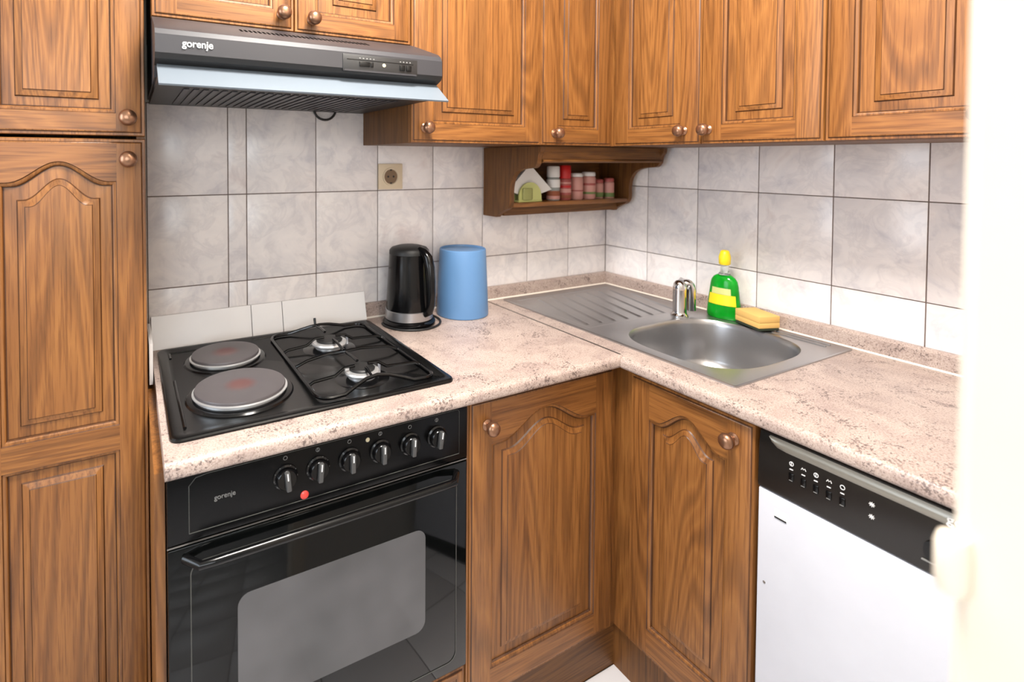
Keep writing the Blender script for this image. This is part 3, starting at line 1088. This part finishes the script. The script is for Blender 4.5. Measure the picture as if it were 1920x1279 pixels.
# long scooped grip along the top of the panel
gp = MB()
ring = []
for k in range(13):
    t = k / 12
    a = pi * t
    ring.append((-0.5975 - 0.0045 * sin(a), 0.8105 - 0.0235 * t))
secs = []
ys = [DY0 - 0.020, DY0 - 0.024, DY0 - 0.034, DY0 - 0.05, DY1 + 0.05, DY1 + 0.034, DY1 + 0.024, DY1 + 0.020]
sc = [0.15, 0.55, 0.9, 1, 1, 0.9, 0.55, 0.15]
for y, s_ in zip(ys, sc):
    secs.append([(x, y, 0.8105 - (0.8105 - z) * s_) for x, z in ring])
gp.loops(secs, closed=False)
gp.quad([p for p in secs[0]])
gp.quad([p for p in secs[-1]])
gp.build('grip', 'dw_grip', g)
for k in range(5):
    y = -1.0195 - k * 0.0208
    bt = MB().box(-0.6030, -0.6005, y - 0.0045, y + 0.0045, 0.742, 0.7565, 0.001).build('button', 'black', g)
    MB().box(-0.6034, -0.6028, y - 0.003, y + 0.003, 0.7425, 0.7437).build('button_mark', 'print_and_highlight', bt)
    ic = MB()
    zc = 0.7745
    if k in (0, 2, 4):
        ic.tube([(-0.6014, y + 0.0034 * cos(a), zc + 0.0038 * sin(a)) for a in [2 * pi * q / 12 for q in range(12)]], 0.0007, 5, closed=True)
    if k in (1, 3):
        ic.tube([(-0.6014, y + 0.004, zc - 0.002), (-0.6014, y + 0.002, zc + 0.002), (-0.6014, y, zc - 0.001), (-0.6014, y - 0.002, zc + 0.002), (-0.6014, y - 0.004, zc - 0.002)], 0.0007, 5)
    ic.box(-0.6022, -0.6012, y - 0.003, y + 0.003, 0.7630, 0.7646)
    if k in (0, 2):
        ic.box(-0.6022, -0.6012, y - 0.0006, y + 0.0006, zc - 0.003, zc + 0.004)
    ic.build('programme_symbol', 'print', g)
for z in (0.7685, 0.7475):
    ic = MB()
    for k in range(4):
        a = pi * k / 4
        ic.tube([(-0.6014, -1.1455 + 0.0042 * cos(a), z + 0.0042 * sin(a)), (-0.6014, -1.1455 - 0.0042 * cos(a), z - 0.0042 * sin(a))], 0.0006, 5)
    ic.build('indicator_symbol', 'print', g)
MB().prism([(y, z) for y, z in rrect(-1.250, -1.214, 0.7235, 0.7555, 0.012)], 'x', -0.6040, -0.6005).build('power_button', 'black', g)
MB().box(-0.6045, -0.6010, -1.252, -1.212, 0.7205, 0.7222).build('button_highlight', 'print_and_highlight', g)  # pale strip painting the highlight line along the power button
text('gorenje', 0.0195, 'print', g, (-0.6025, -1.240, 0.7955), (pi / 2, 0, -pi / 2), bold=0.0004)
st = MB().box(-0.6006, -0.5998, -1.0125, -0.990, 0.6555, 0.6725).build('sticker', 'print', g)
MB().box(-0.6010, -0.6004, -1.0120, -0.9905, 0.6550, 0.6580).build('sticker_bar', 'black_matt', st)
MB().lathe([(0.0028, 0), (0.002, 0.0008)], (-0.600, -0.9735, 0.514), 'x', 12).build('screw_cap', 'steel_dull', g)

# ------------------------------------------------------------------ sink
g = thing('sink', 'stainless steel inset sink with ridged drainer in the corner worktop', 'sink', (-0.29, -0.46, ZT))
SX0, SX1, SY0, SY1, SYM = -0.541, -0.040, -0.872, -0.043, -0.450
ZS = ZT + 0.0048
cx, cy, ax, ay, pw = -0.305, -0.660, 0.200, 0.177, 3.0
angs = [2 * pi * k / 96 for k in range(96)]
for X, Y in ((SX0, SY0), (SX1, SY0), (SX0, SYM), (SX1, SYM)):
    angs.append(math.atan2(Y - cy, X - cx) % (2 * pi))
angs = sorted(angs)


def sup(a, s=1.0, grow=0.0):
    c_, s_ = cos(a), sin(a)
    r = (abs(c_ / (ax * s + grow)) ** pw + abs(s_ / (ay * s + grow)) ** pw) ** (-1 / pw)
    return (cx + r * c_, cy + r * s_)


def recthit(a):
    c_, s_ = cos(a), sin(a)
    t = 1e9
    if c_ > 1e-9: t = min(t, (SX1 - cx) / c_)
    if c_ < -1e-9: t = min(t, (SX0 - cx) / c_)
    if s_ > 1e-9: t = min(t, (SYM - cy) / s_)
    if s_ < -1e-9: t = min(t, (SY0 - cy) / s_)
    return (cx + t * c_, cy + t * s_)


mb = MB()
lp = [[(*recthit(a), ZS) for a in angs]]
lp.append([(*sup(a, 1, 0.004), ZS) for a in angs])
for s_, dz in ((1.0, -0.001), (0.985, -0.006), (0.975, -0.016), (0.955, -0.075), (0.93, -0.118), (0.885, -0.138), (0.80, -0.148), (0.55, -0.152), (0.2, -0.155)):
    lp.append([(*sup(a, s_), ZS + dz) for a in angs])
mb.loops(lp, cap=True)
# drainer half: pressed ridges running from the wall end towards the bowl
ridges = []
for k in range(7):
    t = k / 6
    ridges.append(((-0.435 + 0.335 * t, -0.108 - 0.012 * t), (-0.495 + 0.310 * t, -0.392 - 0.03 * t)))
ridges.append(((-0.075, -0.20), (-0.125, -0.42)))


def drain_h(x, y):
    h = -0.0012 if (-0.515 < x < -0.062 and -0.425 < y < -0.085) else 0.0
    for (a, b) in ridges:
        A, Bv, P = Vector(a), Vector(b), Vector((x, y))
        d = Bv - A
        t = max(0, min(1, (P - A).dot(d) / d.dot(d)))
        ds = (P - (A + d * t)).length
        if ds < 0.0085:
            h = max(h, -0.0012 + 0.0032 * (0.5 + 0.5 * cos(pi * ds / 0.0085)))
    return h


nx, ny = 150, 120
i0 = len(mb.v)
for j in range(ny + 1):
    y = SYM + (SY1 - SYM) * j / ny
    for i in range(nx + 1):
        x = SX0 + (SX1 - SX0) * i / nx
        mb.v.append((x, y, ZS + drain_h(x, y)))
for j in range(ny):
    for i in range(nx):
        a = i0 + j * (nx + 1) + i
        mb.f.append((a, a + 1, a + nx + 2, a + nx + 1)); mb.m.append(0)
# rolled outer rim
rim = rrect(SX0, SX1, SY0, SY1, 0.006, 3)
rim2 = rrect(SX0 - 0.003, SX1 + 0.003, SY0 - 0.003, SY1 + 0.003, 0.008, 3)
mb.loops([[(x, y, ZS) for x, y in rim], [(x, y, ZS - 0.0015) for x, y in rim2], [(x, y, ZT) for x, y in rim2]])
mb.build('sink_plate', 'steel', g, angle=38)
MB().lathe([(0.042, 0.0), (0.042, 0.002), (0.036, 0.003), (0.030, 0.0012)], (cx, cy, ZS - 0.154), 'z', 36).build('drain', 'chrome', g)
mb = MB()
for x in (-0.088, -0.066):
    mb.tube([(x, -0.70, ZS), (x, -0.835, ZS)], [0.0032] * 2, 8)
mb.build('ledge_ridge', 'steel', g)

# tap
g = thing('tap', 'short chrome mixer tap on the sink rim', 'tap', (-0.172, -0.466, ZS))
tx, ty = -0.172, -0.466
MB().lathe([(0.026, 0), (0.0265, 0.004), (0.022, 0.008), (0.0205, 0.014), (0.0205, 0.082), (0.0205, 0.092), (0.0185, 0.103), (0.012, 0.110), (0.005, 0.1135)], (tx, ty, ZS), 'z', 36).build('tap_body', 'chrome', g, angle=50)
sp = []
for k in range(13):
    a = pi * k / 12 * 0.95
    sp.append((tx + 0.010 + 0.0095 * (1 - cos(a)), ty - 0.004 - 0.007 * (1 - cos(a)), ZS + 0.082 + 0.020 * sin(a)))
e = sp[-1]
sp += [(e[0] + 0.0005, e[1] - 0.0005, ZS + 0.06), (e[0] + 0.001, e[1] - 0.001, ZS + 0.018)]
MB().tube(sp, 0.0135, 16).build('spout', 'chrome', g, angle=60)
MB().tube([(tx, ty, ZS + 0.108), (tx + 0.02, ty + 0.012, ZS + 0.112), (tx + 0.05, ty + 0.022, ZS + 0.104)], [0.006, 0.005, 0.004], 12).build('lever', 'chrome', g, angle=60)

# ------------------------------------------------------------------ washing-up liquid
bx, by = -0.070, -0.545
g = thing('detergent_bottle', 'green washing-up liquid bottle with yellow cap behind the sink', 'bottle', (bx, by, ZS))
R0 = radians(96)
prof = [(0.046, 0.0), (0.0510, 0.004), (0.0512, 0.015), (0.0485, 0.045), (0.0445, 0.080), (0.0415, 0.104), (0.0385, 0.117), (0.0320, 0.127), (0.018, 0.136)]
MB().lathe(prof, (bx, by, ZS), 'z', 40, sx=1.0, sy=0.52, rot=R0).build('liquid_body', 'green', g, angle=60)
MB().lathe([(0.018, 0.136), (0.0135, 0.142), (0.0115, 0.150), (0.0115, 0.166)], (bx, by, ZS), 'z', 28).build('neck', 'clear', g, angle=60)
MB().lathe([(0.014, 0.166), (0.0165, 0.169), (0.0170, 0.190), (0.0150, 0.198), (0.0120, 0.208), (0.0080, 0.211)], (bx, by, ZS), 'z', 28).build('cap', 'yellow', g, angle=50)
# label patch wrapped on the camera side of the body


def label_patch(z0, z1, a0, a1, off):
    lpz = []
    for j in range(7):
        z = z0 + (z1 - z0) * j / 6
        for (ra, ha), (rb, hb) in zip(prof[:-1], prof[1:]):
            if ha <= z <= hb:
                r = ra + (rb - ra) * (z - ha) / (hb - ha)
        row = []
        for k in range(15):
            a = radians(a0 + (a1 - a0) * k / 14)
            p0, p1 = (r + off) * cos(a), (r + off) * sin(a) * 0.52
            p0, p1 = p0 + 0, p1 + off * (1 if sin(a) > 0 else -1) * 0.5
            row.append((bx + p0 * cos(R0) - p1 * sin(R0), by + p0 * sin(R0) + p1 * cos(R0), ZS + z))
        lpz.append(row)
    return MB().loops(lpz, closed=False)


lb = label_patch(0.044, 0.076, 40, 150, 0.0012).build('label', 'yellow', g)
lb2 = label_patch(0.0765, 0.096, 52, 130, 0.0012).build('label', 'lime', g)

# sponge
g = thing('sponge', 'yellow foam sponge with dark bottom layer on the sink rim', 'sponge', (-0.083, -0.652, ZS))
ang = radians(-20)


def rbox(lx, ly, z0, z1, bev, c, a):
    mb = MB().box(-lx / 2, lx / 2, -ly / 2, ly / 2, z0, z1, bev)
    mb.v = [(c[0] + x * cos(a) - y * sin(a), c[1] + x * sin(a) + y * cos(a), z) for x, y, z in mb.v]
    return mb


sc_ = (-0.080, -0.652)
rbox(0.064, 0.094, ZS + 0.004, ZS + 0.0115, 0.002, sc_, ang).build('bottom_layer', 'dark_layer', g)  # thin dark layer along the bottom of the sponge
rbox(0.066, 0.096, ZS + 0.0115, ZS + 0.027, 0.002, sc_, ang).build('foam', 'sponge', g)
rbox(0.066, 0.096, ZS + 0.0268, ZS + 0.046, 0.002, sc_, ang).build('foam', 'sponge', g)

# ------------------------------------------------------------------ kettle
kx, ky = -0.955, -0.122
g = thing('kettle', 'black electric kettle with silver band beside the hob', 'kettle', (kx, ky, ZT))
bs_ = MB().lathe([(0.076, 0.0), (0.080, 0.003), (0.080, 0.010), (0.074, 0.016), (0.066, 0.018)], (kx, ky, ZT), 'z', 48).build('power_base', 'black', g)
MB().lathe([(0.070, 0.018), (0.0725, 0.020), (0.0715, 0.046), (0.070, 0.047)], (kx, ky, ZT), 'z', 48).build('steel_band', 'steel', g)
MB().lathe([(0.069, 0.047), (0.0695, 0.06), (0.066, 0.12), (0.062, 0.18), (0.0605, 0.206), (0.0605, 0.212)], (kx, ky, ZT), 'z', 48).build('kettle_body', 'black', g, angle=50)
MB().lathe([(0.0605, 0.212), (0.060, 0.222), (0.053, 0.230), (0.035, 0.2355), (0.012, 0.237)], (kx, ky, ZT), 'z', 48).build('lid', 'black_matt', g, angle=50)
# spout beak at the back left
hd = Vector((0.30, -0.954, 0)).normalized()
spd = -hd
sd = Vector((-spd.y, spd.x, 0))
c0 = Vector((kx, ky, ZT))
lo = []
for h_, ln, wd_ in ((0.165, 0.060, 0.012), (0.19, 0.070, 0.019), (0.217, 0.078, 0.022)):
    p = c0 + Vector((0, 0, h_))
    lo.append([p + spd * 0.045 + sd * wd_, p + spd * ln, p + spd * 0.045 - sd * wd_])
MB().loops(lo, cap=True).build('spout', 'black', g)
# handle: broad loop from the lid down to the band
hpth, hr = [], []
for (d_, z_, r_) in ((0.045, 0.224, 0.014), (0.062, 0.220, 0.0145), (0.078, 0.206, 0.015), (0.086, 0.18, 0.015), (0.090, 0.14, 0.014), (0.091, 0.10, 0.0135), (0.090, 0.07, 0.013), (0.084, 0.050, 0.012), (0.066, 0.040, 0.011)):
    hpth.append(c0 + hd * d_ + Vector((0, 0, z_)))
    hr.append(r_)
MB().tube(hpth, hr, 14).build('handle', 'black', g, angle=60)
cp_ = []
for k in range(34):
    a = radians(165 + 262 * k / 33)
    rr = 0.086 + 0.012 * (k / 33) ** 2
    cp_.append((kx + 0.004 + rr * cos(a), ky - 0.002 + rr * sin(a), ZT + 0.0035))
cp_.append((kx + 0.02, ky + 0.09, ZT + 0.0035))
MB().tube(cp_, 0.0035, 8).build('cord', 'black_matt', g, angle=60)

# blue container
qx, qy = -0.757, -0.112
o = MB().lathe([(0.080, 0.0), (0.0825, 0.002), (0.083, 0.006), (0.0805, 0.07), (0.077, 0.15), (0.0745, 0.205), (0.0735, 0.210), (0.0715, 0.2115), (0.0700, 0.209), (0.0690, 0.2055), (0.02, 0.2045)], (qx, qy, ZT), 'z', 56).build('storage_pot', 'blue', angle=40)
tag(o, 'plain light blue plastic pot next to the black kettle', 'pot')

# socket
g = thing('wall_socket', 'ivory square power socket on the tiled wall', 'socket', (-0.964, -0.004, 1.292))
fp_ = MB().box(-1.0055, -0.9215, -0.009, -0.0002, 1.2515, 1.3330, 0.002)
fp_.build('face_plate', 'socket', g)
MB().lathe([(0.0285, 0.009), (0.0280, 0.0135), (0.0245, 0.0135), (0.0225, 0.0095)], (-0.9635, 0, 1.292), 'y', 36).build('ring', 'socket', g)
wl = MB().lathe([(0.0232, 0.0090), (0.0225, 0.0098), (0.01, 0.0098)], (-0.9635, 0, 1.292), 'y', 32).build('well', plain('socket_well_brown', srgb(120, 96, 72), 0.5), g)
hl = MB()
for dx in (-0.0095, 0.0095):
    hl.lathe([(0.0034, 0.0098), (0.0030, 0.0103)], (-0.9635 + dx, 0, 1.292), 'y', 12)
hl.box(-0.9665, -0.9605, -0.0112, -0.0095, 1.3105, 1.3155).box(-0.9665, -0.9605, -0.0112, -0.0095, 1.2685, 1.2735)
hl.build('contact_hole', 'black_matt', wl)

# ------------------------------------------------------------------ spice shelf in the corner
g = thing('spice_shelf', 'dark oak spice shelf with scalloped sides below the corner wall cabinet', 'shelf', (-0.31, -0.1, 1.152))


def catmull(pts, n=6):
    out = []
    P = [pts[0]] + pts + [pts[-1]]
    for i in range(1, len(P) - 2):
        p0, p1, p2, p3 = [Vector(p) for p in P[i - 1:i + 3]]
        for k in range(n):
            t = k / n
            out.append(tuple(0.5 * ((2 * p1) + (p2 - p0) * t + (2 * p0 - 5 * p1 + 4 * p2 - p3) * t * t + (3 * p1 - p0 - 3 * p2 + p3) * t ** 3)))
    out.append(pts[-1])
    return out


curve = catmull([(-0.078, 1.152), (-0.092, 1.163), (-0.118, 1.176), (-0.143, 1.188), (-0.152, 1.212), (-0.152, 1.245), (-0.160, 1.278), (-0.178, 1.302), (-0.205, 1.315), (-0.240, 1.320), (-0.268, 1.322), (-0.284, 1.335), (-0.290, 1.360), (-0.300, 1.372)])
side = [(-0.001, 1.388), (-0.001, 1.152)] + curve + [(-0.302, 1.388)]
MB().prism(side, 'x', -0.601, -0.583).build('side_panel', 'wood_dark', g)
MB().prism(side, 'x', -0.045, -0.027).build('side_panel', 'wood_dark', g)
MB().box(-0.5825, -0.0455, -0.148, -0.002, 1.189, 1.203, 0.001).build('shelf_board', 'wood_h', g)
MB().box(-0.5825, -0.0455, -0.098, -0.084, 1.157, 1.1885).build('apron', 'wood_dark_h', g)
MB().box(-0.5825, -0.0455, -0.290, -0.002, 1.372, 1.388).build('top_board', 'wood_dark_h', g)
rl = MB().box(-0.5825, -0.0455, -0.290, -0.272, 1.337, 1.3715)
rl.tube([(-0.5825, -0.291, 1.343), (-0.0455, -0.291, 1.343)], 0.005, 8)
rl.build('front_rail', 'wood_dark_h', g)
MB().box(-0.5825, -0.0455, -0.006, -0.001, 1.2035, 1.3715).build('back_board', 'wood_dark_h', g)
ZSH = 1.203

# napkin holder with paper napkins
g = thing('napkin_holder', 'lime ceramic napkin holder standing on the spice shelf', 'holder', (-0.495, -0.10, ZSH))
for y0, y1, r in ((-0.128, -0.121, 0.049), (-0.087, -0.080, 0.046)):
    hpoly = [(-0.495 + r * cos(pi * k / 20), ZSH + 0.006 + (r + 0.012) * sin(pi * k / 20) ** 0.8) for k in range(21)]
    MB().prism(hpoly, 'y', y0, y1).build('ceramic_plate', 'lime', g)
MB().box(-0.546, -0.444, -0.130, -0.078, ZSH, ZSH + 0.007, 0.002).build('foot', 'lime', g)
MB().lathe([(0.020, 0.0), (0.0215, 0.004), (0.0215, 0.036), (0.020, 0.039)], (-0.510, -0.1312, ZSH + 0.008), 'z', 24, sy=0.28).build('relief', 'olive', g)
g = thing('paper_napkins', 'white folded paper napkins held in the lime holder', 'napkins', (-0.49, -0.10, ZSH + 0.03))
for k in range(4):
    s_ = 0.004 * (k % 2) - 0.002
    y = -0.117 + 0.0066 * k
    MB().prism([(-0.592 + s_ + 0.014, ZSH + 0.040), (-0.487 + s_, ZSH + 0.128 - 0.002 * (k % 3)), (-0.389 + s_, ZSH + 0.040), (-0.492, ZSH + 0.012)], 'y', y, y + 0.0045).build('napkin', 'napkin', g)

# spice jars


def jar(name, label, x, y, r, h, body, cap, cap_h, bands=(), glass=None, group='jars on the spice shelf'):
    g = thing(name, label, 'jar', (x, y, ZSH), group)
    hb = h - cap_h
    MB().lathe([(r * 0.93, 0.0), (r, 0.003), (r, hb - 0.008), (r * 0.93, hb - 0.002), (r * 0.8, hb)], (x, y, ZSH), 'z', 28).build('jar_body', body, g, angle=40)
    MB().lathe([(r * 0.94, hb), (r * 0.97, hb + 0.002), (r * 0.95, h - 0.004), (r * 0.85, h - 0.001), (r * 0.4, h)], (x, y, ZSH), 'z', 28).build('lid', cap, g, angle=40)
    for z0, z1, mt in bands:
        MB().lathe([(r + 0.0002, z0), (r + 0.0007, z0 + 0.0005), (r + 0.0007, z1 - 0.0005), (r + 0.0002, z1)], (x, y, ZSH), 'z', 28).build('label_band', mt, g, angle=40)


jar('spice_jar', 'tall jar with white lid and pale upper half beside the napkins', -0.365, -0.095, 0.0235, 0.122, 'jar_glass', 'napkin', 0.040, [(0.004, 0.016, 'pink'), (0.016, 0.034, 'spice'), (0.046, 0.074, 'napkin')])
jar('spice_jar', 'tall red-capped jar with brown and red bands', -0.310, -0.095, 0.0225, 0.125, 'rose', 'red', 0.048, [(0.006, 0.018, 'spice'), (0.026, 0.040, 'pink'), (0.044, 0.052, 'red'), (0.058, 0.064, 'pink')])
jar('spice_shaker', 'pink shaker with white lid next to the red-capped jar', -0.2535, -0.095, 0.0235, 0.096, 'pink', 'napkin', 0.014, [(0.030, 0.034, 'rose')])
jar('spice_shaker', 'pink shaker with white lid and dark floral print', -0.1935, -0.095, 0.0255, 0.100, 'pink', 'napkin', 0.016, [(0.018, 0.026, 'green_print'), (0.050, 0.058, 'rose')])
jar('spice_jar', 'small pink and green jar, left of the two beside the shelf side', -0.136, -0.088, 0.019, 0.072, 'pink', 'rose', 0.014, [(0.004, 0.022, 'green_print')])
jar('spice_jar', 'small pink and green jar standing against the shelf side panel', -0.0925, -0.100, 0.019, 0.076, 'pink', 'rose', 0.014, [(0.004, 0.020, 'green_print')])

# ceiling lamp
g = thing('ceiling_lamp', 'round white lamp on the kitchen ceiling', 'lamp', (-1.25, -1.05, 2.6))
MB().lathe([(0.10, -0.03), (0.11, -0.02), (0.11, 0.0)], (-1.25, -1.05, 2.6), 'z', 32).build('base_ring', 'white', g)
MB().lathe([(0.06, -0.09), (0.12, -0.075), (0.16, -0.05), (0.165, -0.031)], (-1.25, -1.05, 2.6), 'z', 40).build('shade', 'lampshade', g, angle=60)
